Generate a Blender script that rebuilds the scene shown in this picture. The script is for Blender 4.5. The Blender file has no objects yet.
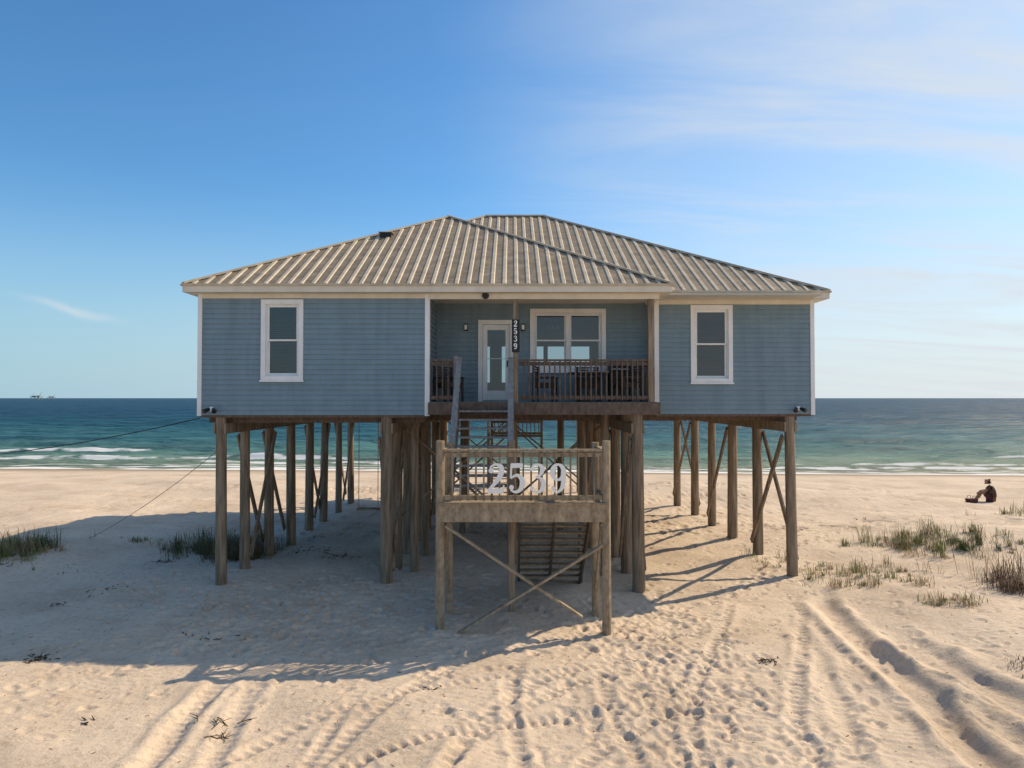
import bpy, math, random
import numpy as np
from mathutils import Vector, Matrix
random.seed(7); rng=np.random.RandomState(11)
scene=bpy.context.scene
CZ=4.6; F=700.0
# ---------------------------------------------------------------- materials
def newmat(name):
    m=bpy.data.materials.new(name); m.use_nodes=True
    nt=m.node_tree; b=nt.nodes['Principled BSDF']; return m,nt,b
def N(nt,t,**kw):
    n=nt.nodes.new(t)
    for k,v in kw.items():
        if k.startswith('i_'): n.inputs[k[2:].replace('_',' ')].default_value=v
        else: setattr(n,k,v)
    return n
def ramp(nt,stops):
    r=nt.nodes.new('ShaderNodeValToRGB'); el=r.color_ramp.elements
    while len(el)<len(stops): el.new(0.5)
    for e,(p,c) in zip(el,stops):
        e.position=p; e.color=(c[0],c[1],c[2],1) if not isinstance(c,(int,float)) else (c,c,c,1)
    return r
def noisemat(name,c1,c2,scale=(1,1,1),nscale=4,rough=0.8,bump=0.0,bscale=40,metal=0,lo=.3,hi=.7,spec=0.3,streak=0):
    m,nt,b=newmat(name); L=nt.links.new
    tc=N(nt,'ShaderNodeTexCoord'); mp=N(nt,'ShaderNodeMapping'); mp.inputs['Scale'].default_value=scale
    L(tc.outputs['Object'],mp.inputs['Vector'])
    n=N(nt,'ShaderNodeTexNoise'); n.inputs['Scale'].default_value=nscale; n.inputs['Detail'].default_value=6; n.inputs['Roughness'].default_value=.6
    L(mp.outputs[0],n.inputs['Vector'])
    r=ramp(nt,[(lo,c1),(hi,c2)]); L(n.outputs['Fac'],r.inputs[0]); col=r.outputs[0]
    if streak:
        m3=N(nt,'ShaderNodeMapping'); m3.inputs['Scale'].default_value=(2.2,2.2,.22); L(tc.outputs['Object'],m3.inputs['Vector'])
        n3=N(nt,'ShaderNodeTexNoise'); n3.inputs['Scale'].default_value=2.5; n3.inputs['Detail'].default_value=7; L(m3.outputs[0],n3.inputs['Vector'])
        r3=ramp(nt,[(.32,1-streak),(.62,1.0)]); L(n3.outputs['Fac'],r3.inputs[0])
        mu=N(nt,'ShaderNodeMix',data_type='RGBA',blend_type='MULTIPLY'); mu.inputs[0].default_value=1; L(col,mu.inputs[6]); L(r3.outputs[0],mu.inputs[7]); col=mu.outputs[2]
    L(col,b.inputs['Base Color'])
    b.inputs['Roughness'].default_value=rough; b.inputs['Metallic'].default_value=metal
    b.inputs['Specular IOR Level'].default_value=spec
    if bump:
        n2=N(nt,'ShaderNodeTexNoise'); n2.inputs['Scale'].default_value=bscale; n2.inputs['Detail'].default_value=4
        L(mp.outputs[0],n2.inputs['Vector'])
        bp=N(nt,'ShaderNodeBump'); bp.inputs['Strength'].default_value=bump; bp.inputs['Distance'].default_value=.02
        L(n2.outputs['Fac'],bp.inputs['Height']); L(bp.outputs[0],b.inputs['Normal'])
    return m
M={}
M['pile']=noisemat('pile_wood',(.16,.115,.076),(.44,.335,.23),(3,3,.25),5,.85,.6,20,streak=.4)
M['deck']=noisemat('weathered_wood',(.24,.18,.115),(.48,.38,.26),(2,2,1.2),6,.8,.3,30,streak=.3)
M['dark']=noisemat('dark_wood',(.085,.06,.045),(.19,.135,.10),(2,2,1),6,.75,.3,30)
M['grey']=noisemat('grey_wood',(.17,.165,.16),(.32,.30,.285),(2,2,1),6,.8,.3,30)
M['side']=noisemat('blue_siding',(.183,.262,.305),(.216,.296,.342),(.6,.6,1.2),3,.55,.1,60,streak=.13)
M['white']=noisemat('white_trim',(.76,.76,.74),(.84,.84,.82),(1,1,1),2,.5,streak=.06)
M['cream']=noisemat('cream_fascia',(.66,.60,.49),(.76,.70,.58),(1,1,1),2,.5,streak=.06)
M['soff']=noisemat('soffit',(.6,.56,.48),(.68,.63,.54),(1,1,1),2,.7)
M['roof']=noisemat('metal_roof_pan',(.21,.16,.10),(.36,.285,.195),(1.2,1.2,1.2),2.5,.6,0,10,0,.3,.7,.3,streak=.25)
M['rib']=noisemat('metal_roof_rib',(.46,.385,.275),(.64,.54,.40),(1,1,1),3,.55,0,10,0,.3,.7,.3,streak=.15)
M['int']=noisemat('interior_paint',(.50,.49,.46),(.55,.54,.5),(1,1,1),1,.9)
M['intfloor']=noisemat('interior_floor',(.2,.14,.09),(.27,.2,.13),(1,8,1),2,.5)
M['black']=noisemat('black_paint',(.012,.012,.013),(.02,.02,.022),(1,1,1),2,.4)
M['blind']=noisemat('blind_slats',(.22,.25,.27),(.28,.31,.33),(1,1,1),2,.7)
M['sign']=noisemat('sign_white',(.84,.83,.80),(.89,.88,.85),(1,1,1),6,.55)
M['wicker']=noisemat('wicker',(.035,.028,.024),(.08,.065,.055),(8,8,8),9,.7)
M['cable']=noisemat('cable_black',(.02,.02,.02),(.04,.04,.04),(1,1,1),2,.6)
M['steel']=noisemat('galvanised',(.3,.3,.3),(.42,.42,.42),(1,1,1),5,.5,0,10,.6)
M['weed']=noisemat('seaweed_mat',(.03,.022,.012),(.09,.06,.03),(5,5,5),9,.9)
M['skin']=noisemat('skin',(.30,.16,.10),(.38,.21,.14),(1,1,1),8,.6)
M['cloth']=noisemat('dark_cloth',(.06,.04,.035),(.11,.07,.055),(5,5,5),9,.9)
M['cloth2']=noisemat('maroon_cloth',(.10,.035,.03),(.15,.05,.04),(5,5,5),9,.9)
M['hair']=noisemat('hair',(.02,.012,.008),(.05,.03,.018),(9,9,9),9,.7)
# glass
m,nt,b=newmat('window_glass'); nt.nodes.remove(b); L=nt.links.new
out=nt.nodes['Material Output']; tr=N(nt,'ShaderNodeBsdfTransparent'); tr.inputs[0].default_value=(.62,.68,.70,1)
gl=N(nt,'ShaderNodeBsdfGlossy'); gl.inputs['Roughness'].default_value=.02
fr=N(nt,'ShaderNodeFresnel'); fr.inputs[0].default_value=1.9
mx=N(nt,'ShaderNodeMixShader'); L(fr.outputs[0],mx.inputs[0]); L(tr.outputs[0],mx.inputs[1]); L(gl.outputs[0],mx.inputs[2]); L(mx.outputs[0],out.inputs[0])
M['glass']=m
# ---------------------------------------------------------------- mesh builder
class MB:
    def __init__(s): s.v=[];s.f=[];s.m=[];s.mats=[]
    def mi(s,k):
        if k not in s.mats: s.mats.append(k)
        return s.mats.index(k)
    def add(s,vs,fs,k):
        o=len(s.v); s.v+= [tuple(v) for v in vs]; i=s.mi(k)
        for f in fs: s.f.append(tuple(o+a for a in f)); s.m.append(i)
    def hexa(s,p,k): # p 8 pts bottom 0-3 top 4-7
        s.add(p,[(0,3,2,1),(4,5,6,7),(0,1,5,4),(1,2,6,5),(2,3,7,6),(3,0,4,7)],k)
    def box(s,x0,x1,y0,y1,z0,z1,k):
        s.hexa([(x0,y0,z0),(x1,y0,z0),(x1,y1,z0),(x0,y1,z0),(x0,y0,z1),(x1,y0,z1),(x1,y1,z1),(x0,y1,z1)],k)
    def beam(s,p,q,w,h,k,up=(0,0,1)):
        p=Vector(p);q=Vector(q);d=(q-p).normalized(); up=Vector(up)
        a=d.cross(up)
        if a.length<1e-3: a=d.cross(Vector((0,1,0)))
        a.normalize(); c=a.cross(d).normalized(); a=a*w/2; c=c*h/2
        s.hexa([p-a-c,p+a-c,q+a-c,q-a-c,p-a+c,p+a+c,q+a+c,q-a+c],k)
    def cyl(s,p,q,r0,r1,k,n=12):
        p=Vector(p);q=Vector(q);d=(q-p).normalized(); a=d.orthogonal().normalized(); c=d.cross(a)
        vs=[]
        for (o,r) in ((p,r0),(q,r1)):
            for i in range(n):
                t=2*math.pi*i/n; vs.append(o+a*math.cos(t)*r+c*math.sin(t)*r)
        fs=[(i,(i+1)%n,n+(i+1)%n,n+i) for i in range(n)]+[tuple(range(n-1,-1,-1)),tuple(range(n,2*n))]
        s.add(vs,fs,k)
    def obj(s,name,parent=None,smooth=False,bevel=0):
        me=bpy.data.meshes.new(name); me.from_pydata(s.v,[],s.f); me.update()
        for k in s.mats: me.materials.append(M[k])
        me.polygons.foreach_set('material_index',s.m)
        if smooth:
            me.polygons.foreach_set('use_smooth',[True]*len(me.polygons))
            me.set_sharp_from_angle(angle=math.radians(40))
        o=bpy.data.objects.new(name,me); scene.collection.objects.link(o)
        if parent: o.parent=parent
        if bevel:
            bm=o.modifiers.new('bev','BEVEL'); bm.width=bevel; bm.segments=1; bm.limit_method='ANGLE'
        return o
def empty(name,loc=(0,0,0)):
    e=bpy.data.objects.new(name,None); scene.collection.objects.link(e); e.location=loc; return e
house=empty('beach_house')
# ---------------------------------------------------------------- ground height
T=rng.rand(256,256)
def vn(x,y,s=0):
    x=x+17.3*s; y=y+9.1*s
    xi=np.floor(x).astype(int); yi=np.floor(y).astype(int); fx=x-xi; fy=y-yi
    fx=fx*fx*(3-2*fx); fy=fy*fy*(3-2*fy)
    a=T[xi&255,yi&255];b_=T[(xi+1)&255,yi&255];c=T[xi&255,(yi+1)&255];d=T[(xi+1)&255,(yi+1)&255]
    return (a*(1-fx)+b_*fx)*(1-fy)+(c*(1-fx)+d*fx)*fy-.5
def sst(a,b,x):
    t=np.clip((x-a)/(b-a),0,1); return t*t*(3-2*t)
def base_h(X,Y):
    Ys=Y+(X*0.05)
    z=np.interp(Ys+vn(X*.05,Y*.05,9)*2,[-1e5,36,43,50,60,90,300,1e5],[0,0,-.25,-.7,-1.3,-3,-12,-12])
    near=1-sst(38,46,Y)
    z+=near*(vn(X*.16,Y*.16,1)*.38+vn(X*.5,Y*.5,2)*.13+vn(X*1.3,Y*1.3,3)*.055)
    z+=near*np.exp(-((X-14)/5)**2-((Y-22)/2.5)**2)*.35
    z+=near*np.exp(-((X+15)/4)**2-((Y-21)/3)**2)*.2
    z+=near*np.exp(-((X-12)/3)**2-((Y-17)/2)**2)*.25
    z+=near*np.exp(-((X-9.5)/1.6)**2-((Y-13)/3)**2)*.22
    z+=near*np.exp(-((X+9.5)/2.5)**2-((Y-9.5)/1.8)**2)*.25
    return z
def path_sd(X,Y,pts):
    best=np.full(X.shape,1e9); sd=np.zeros(X.shape); al=np.zeros(X.shape); acc=0
    for (x0,y0),(x1,y1) in zip(pts[:-1],pts[1:]):
        dx,dy=x1-x0,y1-y0; l=math.hypot(dx,dy); t=np.clip(((X-x0)*dx+(Y-y0)*dy)/l/l,0,1)
        ex=X-x0-t*dx; ey=Y-y0-t*dy; d=np.hypot(ex,ey); m=d<best
        best=np.where(m,d,best); sd=np.where(m,np.sign(dx*ey-dy*ex)*d,sd); al=np.where(m,acc+t*l,al); acc+=l
    return best,sd,al
def smooth_path(p,n=6):
    out=[]; P=[p[0]]+p+[p[-1]]
    for i in range(1,len(P)-2):
        for j in range(n):
            t=j/n; r=[]
            for c in range(2):
                a,b_,c_,d=P[i-1][c],P[i][c],P[i+1][c],P[i+2][c]
                r.append(.5*(2*b_+(c_-a)*t+(2*a-5*b_+4*c_-d)*t*t+(3*b_-a-3*c_+d)*t**3))
            out.append(tuple(r))
    out.append(p[-1]); return out
def spaced(a,b,n): return list(np.linspace(a,b,n,endpoint=False))
xs=np.array(spaced(-20000,-2000,6)+spaced(-2000,-300,8)+spaced(-300,-60,16)+spaced(-60,-20,40)+spaced(-20,-11,70)+spaced(-11,12,600)+spaced(12,20,80)+spaced(20,60,50)+spaced(60,300,18)+spaced(300,2000,8)+list(np.linspace(2000,20000,6)))
ys=np.array(spaced(-300,-20,8)+spaced(-20,7,20)+spaced(7,14,260)+spaced(14,19,130)+spaced(19,26,110)+spaced(26,60,160)+spaced(60,300,24)+spaced(300,3000,10)+list(np.linspace(3000,26000,8)))
X,Y=np.meshgrid(xs,ys)
Z=base_h(X,Y)
iy=(ys>5)&(ys<40)
Xs,Ysb=X[iy],Y[iy]; Zs=Z[iy].copy()
def rut(pts,hw,depth,berm,tread=0,wob=0.03):
    global Zs
    d,sd,al=path_sd(Xs,Ysb,smooth_path(pts))
    ln=al.max(); fade=sst(0,.8,al)*(1-sst(ln-2,ln,al))*(.55+.9*np.clip(vn(al*.45,sd*0+3,8)+.5,0,1))
    d=np.abs(d+vn(al*1.5,sd*2,5)*wob*2.5)
    z=-depth*(1-sst(hw*.3,hw*1.35,d))+berm*np.exp(-((d-hw*1.7)/(hw*.6))**2)*(.3+1.3*(vn(al*2.5,sd*3+7,6)+.5))
    if tread: z+=tread*np.sin(al*2*math.pi/.17+np.abs(sd)*14)*(1-sst(hw*.7,hw*1.0,d))
    Zs=Zs+z*fade*(d<hw*4)
def car(pts,track=1.55,**k):
    P=smooth_path(pts,4)
    for s in (-1,1):
        q=[]
        for i,p in enumerate(P):
            a=P[max(i-1,0)]; b_=P[min(i+1,len(P)-1)]; dx,dy=b_[0]-a[0],b_[1]-a[1]; l=math.hypot(dx,dy)
            q.append((p[0]-dy/l*s*track/2,p[1]+dx/l*s*track/2))
        rut(q[::2],**k)
rut([(6.0,7),(6.1,9),(6.4,10.7),(6.6,13.3),(7.0,15.5),(7.6,17.2)],.24,.095,.08,0,.09)
rut([(4.3,8.6),(5.0,10.8),(5.5,13),(6.0,15.5)],.16,.03,.02,0,.08)
rut([(7.6,8.5),(7.7,10.5),(7.4,12.6),(7.6,14.6)],.28,.07,.06,0,.12)
rut([(-4.7,7),(-4.55,8.8),(-4.7,10.5),(-4.6,12.4)],.16,.05,.035,.010)
rut([(-3.6,7),(-3.75,8.8),(-4.0,10.4),(-4.1,12)],.14,.03,.025,.010)
for p in ([(-2.1,7),(-1.6,8.8),(-1.0,10.5),(.1,12),(1.8,13.2),(4,14.6)],[(.9,7),(.85,9),(.7,11),(.9,12.8)],[(-.5,7),(.2,9.2),(1.9,11),(3.4,11.8),(5,12)],[(3.4,7),(3.2,9),(3.5,10.7),(4.5,13),(6,16.5)],[(-3,7),(-1.0,8.6),(1,9.4),(3.4,9.9),(5.4,11.3)],[(-3.6,7),(-2.2,9.6),(.4,10.9),(2.6,11.3)]):
    car(p,1.5,hw=.105,depth=.024,berm=.015,tread=.015)
for p in ([(0,10.2),(.1,11.6),(.3,12.9)],[(-2.6,7),(-2.5,9.4),(-2.3,11.6)],[(1.9,7),(2.2,9),(2.2,11)]):
    rut(p,.09,.020,.014,.014)
yy=ys[iy]
def dimple(cx,cy,r,dep,an):
    global Zs
    i0,i1=np.searchsorted(yy,[cy-3*r,cy+3*r]); j0,j1=np.searchsorted(xs,[cx-3*r,cx+3*r])
    if i1<=i0 or j1<=j0: return
    dx=Xs[i0:i1,j0:j1]-cx; dy=Ysb[i0:i1,j0:j1]-cy; c,s=math.cos(an),math.sin(an)
    a=(dx*c+dy*s)/(r*1.4); b_=(-dx*s+dy*c)/(r*.75); q=a*a+b_*b_
    Zs[i0:i1,j0:j1]+= -dep*np.exp(-q*q*.8)+dep*.4*np.exp(-((np.sqrt(q)-1.5)/.35)**2)
def trail(x0,y0,x1,y1,spread=.1):
    L_=math.hypot(x1-x0,y1-y0); n=int(L_/.38); an=math.atan2(y1-y0,x1-x0)
    for i in range(n):
        t=i/n; off=.1*(1 if i%2 else -1); wob=.25*math.sin(t*7+x0)
        dimple(x0+(x1-x0)*t-math.sin(an)*(off+wob)+random.gauss(0,.03),y0+(y1-y0)*t+math.cos(an)*(off+wob)+random.gauss(0,.03),.10,random.uniform(.02,.04),an+random.gauss(0,.2))
for q in ([2.2,8,2.6,15],[3.0,8.5,1.8,15],[2.5,15,9,20],[-7,13,-2,18],[-9,16,-3,14.5],[-2.5,12,-5,18],[0,12.6,-4,15],[3.5,14,3,24],[5,17,14,27],[8,22,20,30],[10,30,25,34],[-12,24,-18,34],[2.7,9,3.3,14.5],[-6,19,-14,30],[1,20,4,38],[4,24,12,38],[-1,9,3,13],[4,9,8,14],[-8,12,-9,22],[-5,13,-8,20],[3.6,8,4.4,15]): trail(*q)
for i in range(420): dimple(random.gauss(2.6,1.0),random.uniform(9,15.5),random.uniform(.06,.11),random.uniform(.012,.035),random.uniform(0,3))
for i in range(500): dimple(random.gauss(-4,2.6),random.gauss(15,1.8),random.uniform(.07,.13),random.uniform(.02,.05),random.uniform(0,3))
for i in range(2300): dimple(random.uniform(-11,12),random.uniform(8,26),random.uniform(.04,.10),random.uniform(.005,.028),random.uniform(0,3))
for i in range(1500): dimple(random.uniform(-20,28),random.uniform(24,38),random.uniform(.1,.2),random.uniform(.02,.06),random.uniform(0,3))
Zs+=vn(Xs*4,Ysb*4,12)*.018*(1-sst(24,30,Ysb))
Zs+=np.sin((Ysb*.9+Xs*.35+vn(Xs*.8,Ysb*.8,14)*1.2)*2*math.pi/.17)*.0035*sst(.02,.25,vn(Xs*.35,Ysb*.35,15))*(Ysb<19)
Z[iy]=Zs
ny,nx=X.shape
me=bpy.data.meshes.new('sand_beach'); me.vertices.add(nx*ny)
me.vertices.foreach_set('co',np.stack([X,Y,Z],-1).astype(np.float32).ravel())
def grid_faces(me,nx,ny):
    idx=np.arange(nx*ny).reshape(ny,nx)
    q=np.stack([idx[:-1,:-1],idx[:-1,1:],idx[1:,1:],idx[1:,:-1]],-1).reshape(-1,4)
    me.loops.add(q.size); me.loops.foreach_set('vertex_index',q.ravel())
    me.polygons.add(len(q)); me.polygons.foreach_set('loop_start',np.arange(0,q.size,4)); me.polygons.foreach_set('use_smooth',np.ones(len(q),bool))
    me.update(calc_edges=True); me.validate()
grid_faces(me,nx,ny)
sand=bpy.data.objects.new('sand_beach',me); scene.collection.objects.link(sand)
def gh(x,y): 
    j=min(max(np.searchsorted(xs,x),1),len(xs)-1); i=min(max(np.searchsorted(ys,y),1),len(ys)-1); return float(Z[i,j])
m,nt,b=newmat('sand'); L=nt.links.new
geo=N(nt,'ShaderNodeNewGeometry'); sep=N(nt,'ShaderNodeSeparateXYZ'); L(geo.outputs['Position'],sep.inputs[0])
n1=N(nt,'ShaderNodeTexNoise'); n1.inputs['Scale'].default_value=.35; n1.inputs['Detail'].default_value=9; n1.inputs['Roughness'].default_value=.68; L(geo.outputs['Position'],n1.inputs['Vector'])
r1=ramp(nt,[(.3,(.49,.385,.28)),(.5,(.66,.53,.40)),(.72,(.75,.62,.475))]); L(n1.outputs['Fac'],r1.inputs[0])
n2=N(nt,'ShaderNodeTexNoise'); n2.inputs['Scale'].default_value=9; n2.inputs['Detail'].default_value=10; n2.inputs['Roughness'].default_value=.75; L(geo.outputs['Position'],n2.inputs['Vector'])
r2=ramp(nt,[(.28,(.58,.53,.48)),(.50,(1,1,1))]); L(n2.outputs['Fac'],r2.inputs[0])
mu=N(nt,'ShaderNodeMix',data_type='RGBA',blend_type='MULTIPLY'); mu.inputs[0].default_value=.85; L(r1.outputs[0],mu.inputs[6]); L(r2.outputs[0],mu.inputs[7])
n5=N(nt,'ShaderNodeTexNoise'); n5.inputs['Scale'].default_value=26; n5.inputs['Detail'].default_value=3; L(geo.outputs['Position'],n5.inputs['Vector'])
r5=ramp(nt,[(.25,(.30,.26,.22)),(.33,(1,1,1))]); L(n5.outputs['Fac'],r5.inputs[0])
mu5=N(nt,'ShaderNodeMix',data_type='RGBA',blend_type='MULTIPLY'); mu5.inputs[0].default_value=1; L(mu.outputs[2],mu5.inputs[6]); L(r5.outputs[0],mu5.inputs[7])
mr=N(nt,'ShaderNodeMapRange'); mr.inputs['From Min'].default_value=-.66; mr.inputs['From Max'].default_value=-.42; mr.inputs['To Min'].default_value=.95; mr.inputs['To Max'].default_value=0
L(sep.outputs['Z'],mr.inputs['Value'])
mw=N(nt,'ShaderNodeMix',data_type='RGBA'); L(mr.outputs[0],mw.inputs[0]); L(mu5.outputs[2],mw.inputs[6]); mw.inputs[7].default_value=(.30,.22,.15,1)
L(mw.outputs[2],b.inputs['Base Color'])
b.inputs['Roughness'].default_value=.9; b.inputs['Specular IOR Level'].default_value=.15
n3=N(nt,'ShaderNodeTexNoise'); n3.inputs['Scale'].default_value=12; n3.inputs['Detail'].default_value=9; n3.inputs['Roughness'].default_value=.72; L(geo.outputs['Position'],n3.inputs['Vector'])
bp=N(nt,'ShaderNodeBump'); bp.inputs['Strength'].default_value=.65; bp.inputs['Distance'].default_value=.05; L(n3.outputs['Fac'],bp.inputs['Height']); L(bp.outputs[0],b.inputs['Normal'])
me.materials.append(m)
# ---------------------------------------------------------------- sea
sx=np.array(spaced(-24000,-3000,6)+spaced(-3000,-300,14)+spaced(-300,-90,60)+spaced(-90,90,420)+spaced(90,300,60)+spaced(300,3000,14)+list(np.linspace(3000,24000,6)))
sy=np.array(spaced(44,90,300)+spaced(90,200,240)+spaced(200,600,160)+spaced(600,3000,30)+list(np.linspace(3000,26000,8)))
WX,WY=np.meshgrid(sx,sy)
S=WY+WX*.05
amp=1-sst(200,600,WY)
wob=vn(WX*.03,WY*.03,21)*6
WZ=np.full(WX.shape,-.70)
WZ+=amp*(.11*np.sin((S+wob)*2*math.pi/8.5)*sst(47,60,WY)+vn(WX*.18,WY*.5,22)*.36*sst(50,75,WY)+vn(WX*.6,WY*1.4,23)*.14*sst(47,60,WY)+vn(WX*.05,WY*.16,24)*.4*sst(60,110,WY))
foam=np.zeros(WX.shape)
for yc,lo,hi,a,wd in ((60,-60,-8,.45,1.0),(66.5,-75,-26,.36,.9),(57,-22,4,.25,.8),(58,14,70,.25,.7),(54.5,-80,90,.16,.6),(63.5,25,80,.2,.5)):
    c=S+vn(WX*.06,WX*0+yc,25)*2.6-yc
    m_=sst(lo,lo+12,WX)*(1-sst(hi-12,hi,WX))*np.clip(1.7*(vn(WX*.13,WX*0+yc,26)+.40),0,1)
    prof=np.where(c<0,np.exp(-(c/(wd*.5))**2),np.exp(-(c/(wd*1.9))**2))
    WZ+=a*prof*m_
    foam=np.maximum(foam,m_*np.exp(-((c+wd*.35)/(wd*.45))**2)*(.3+1.1*(vn(WX*.5,WY*.9,27)+.5)))
sh=S+vn(WX*.05,WY*.05,9)*2+vn(WX*.15,WX*0+3,28)*1.2
for c0,w_,a in ((50.4,.65,1.25),(51.9,.3,.85),(53.2,.25,.7)):
    foam=np.maximum(foam,a*np.exp(-((sh-c0+vn(WX*.3,WX*0+c0,29)*1.0)/w_)**2)*(.55+.8*(vn(WX*.7,WY,30)+.5)))
me=bpy.data.meshes.new('sea'); me.vertices.add(WX.size)
me.vertices.foreach_set('co',np.stack([WX,WY,WZ],-1).astype(np.float32).ravel()); grid_faces(me,len(sx),len(sy))
at=me.attributes.new('foam','FLOAT','POINT'); at.data.foreach_set('value',foam.astype(np.float32).ravel())
sea=bpy.data.objects.new('sea',me); scene.collection.objects.link(sea)
m,nt,b=newmat('sea_water'); L=nt.links.new; nt.nodes.remove(b); outn=nt.nodes['Material Output']
geo=N(nt,'ShaderNodeNewGeometry'); sep=N(nt,'ShaderNodeSeparateXYZ'); L(geo.outputs['Position'],sep.inputs[0])
mr=N(nt,'ShaderNodeMapRange'); mr.inputs['From Min'].default_value=48; mr.inputs['From Max'].default_value=250; L(sep.outputs['Y'],mr.inputs['Value'])
rc=ramp(nt,[(0,(.32,.28,.19)),(.03,(.20,.25,.17)),(.09,(.095,.20,.165)),(.22,(.035,.125,.14)),(.5,(.014,.075,.108)),(1,(.008,.050,.092))]); L(mr.outputs[0],rc.inputs[0])
mp=N(nt,'ShaderNodeMapping'); mp.inputs['Scale'].default_value=(.4,1,1); L(geo.outputs['Position'],mp.inputs['Vector'])
np_=N(nt,'ShaderNodeTexNoise'); np_.inputs['Scale'].default_value=.09; np_.inputs['Detail'].default_value=10; np_.inputs['Roughness'].default_value=.8; L(mp.outputs[0],np_.inputs['Vector'])
rp=ramp(nt,[(.36,(.42,.5,.56)),(.64,(1.5,1.42,1.35))]); L(np_.outputs['Fac'],rp.inputs[0])
mu=N(nt,'ShaderNodeMix',data_type='RGBA',blend_type='MULTIPLY'); mu.inputs[0].default_value=1; L(rc.outputs[0],mu.inputs[6]); L(rp.outputs[0],mu.inputs[7])
fa=N(nt,'ShaderNodeAttribute',attribute_name='foam')
fn=N(nt,'ShaderNodeTexNoise'); fn.inputs['Scale'].default_value=2.2; fn.inputs['Detail'].default_value=6; L(mp.outputs[0],fn.inputs['Vector'])
ad=N(nt,'ShaderNodeMath',operation='ADD'); L(fa.outputs['Fac'],ad.inputs[0]); L(fn.outputs['Fac'],ad.inputs[1])
fr_=N(nt,'ShaderNodeMapRange'); fr_.inputs['From Min'].default_value=.88; fr_.inputs['From Max'].default_value=1.2; L(ad.outputs[0],fr_.inputs['Value'])
w1=N(nt,'ShaderNodeTexNoise'); w1.inputs['Scale'].default_value=1.1; w1.inputs['Detail'].default_value=9; w1.inputs['Roughness'].default_value=.62; L(mp.outputs[0],w1.inputs['Vector'])
w2=N(nt,'ShaderNodeTexNoise'); w2.inputs['Scale'].default_value=.22; w2.inputs['Detail'].default_value=4; L(mp.outputs[0],w2.inputs['Vector'])
b1=N(nt,'ShaderNodeBump'); b1.inputs['Strength'].default_value=1; b1.inputs['Distance'].default_value=.6; L(w1.outputs['Fac'],b1.inputs['Height'])
b2=N(nt,'ShaderNodeBump'); b2.inputs['Strength'].default_value=1; b2.inputs['Distance'].default_value=2.2; L(w2.outputs['Fac'],b2.inputs['Height']); L(b1.outputs[0],b2.inputs['Normal'])
df=N(nt,'ShaderNodeBsdfDiffuse'); L(mu.outputs[2],df.inputs[0]); L(b2.outputs[0],df.inputs['Normal'])
gs=N(nt,'ShaderNodeBsdfGlossy'); gs.inputs['Roughness'].default_value=.24; L(b2.outputs[0],gs.inputs['Normal'])
fz=N(nt,'ShaderNodeFresnel'); fz.inputs[0].default_value=1.33; L(b2.outputs[0],fz.inputs['Normal'])
fm_=N(nt,'ShaderNodeMapRange'); fm_.inputs['From Max'].default_value=1; fm_.inputs['To Min'].default_value=.01; fm_.inputs['To Max'].default_value=.42; L(fz.outputs[0],fm_.inputs['Value'])
s1=N(nt,'ShaderNodeMixShader'); L(fm_.outputs[0],s1.inputs[0]); L(df.outputs[0],s1.inputs[1]); L(gs.outputs[0],s1.inputs[2])
fd=N(nt,'ShaderNodeBsdfDiffuse'); fd.inputs[0].default_value=(.78,.77,.74,1)
s2=N(nt,'ShaderNodeMixShader'); L(fr_.outputs[0],s2.inputs[0]); L(s1.outputs[0],s2.inputs[1]); L(fd.outputs[0],s2.inputs[2]); L(s2.outputs[0],outn.inputs[0])
me.materials.append(m)
# ---------------------------------------------------------------- house shell
E=7.36; SL=.535
A=(-7.97,16.9,E);B=(3.87,16.9,E);C=(3.87,18.0,E);D=(8.18,18.0,E);BR=(8.18,32,E);BL=(-7.97,32,E)
P=(-2.05,22.82,E+SL*5.92);Q=(-2.05,23.92,E+SL*5.92);R1=(-.97,25,E+SL*7);R2=(1.18,25,E+SL*7)
roof=MB(); ribs=MB()
faces=[([A,B,P],(1,0,0)),([B,C,Q,P],(0,1,0)),([C,D,R2,R1,Q],(1,0,0)),([D,BR,R2],(0,1,0)),([BR,BL,R1,R2],(-1,0,0)),([A,P,Q,R1,BL],(0,1,0))]
for poly,u in faces:
    roof.add(poly,[tuple(range(len(poly)))],'roof')
    u=Vector(u); pv=[Vector(p) for p in poly]
    nrm=Vector((0,0,0))
    for i in range(len(pv)): nrm+=pv[i].cross(pv[(i+1)%len(pv)])
    nrm.normalize(); nrm=nrm if nrm.z>0 else -nrm
    us=[p.dot(u) for p in pv]
    t=math.floor(min(us)/.29)*.29+.1
    while t<max(us):
        hits=[]
        for i in range(len(pv)):
            a,b_=pv[i],pv[(i+1)%len(pv)]; ua,ub=a.dot(u),b_.dot(u)
            if (ua-t)*(ub-t)<0:
                k=(t-ua)/(ub-ua); hits.append(a+(b_-a)*k)
        hits.sort(key=lambda p:p.z)
        if len(hits)>=2 and (hits[-1]-hits[0]).length>.1:
            a,b_=hits[0],hits[-1]
            w=u*.060; w2=u*.036; h=nrm*.022
            ribs.hexa([a-w-nrm*.003,a+w-nrm*.003,b_+w-nrm*.003,b_-w-nrm*.003,a-w2+h,a+w2+h,b_+w2+h,b_-w2+h],'rib')
        t+=.29
for a,b_ in ((A,P),(B,P),(P,Q),(R1,R2),(D,R2),(BR,R2),(BL,R1),(Q,R1)):
    a=Vector(a);b_=Vector(b_); ribs.beam(a+Vector((0,0,.03)),b_+Vector((0,0,.03)),.15,.05,'rib')
roof.obj('roof_panels',house); ribs.obj('roof_ribs',house)
tr_=MB()
ring=[A,B,C,D,BR,BL]
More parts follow.
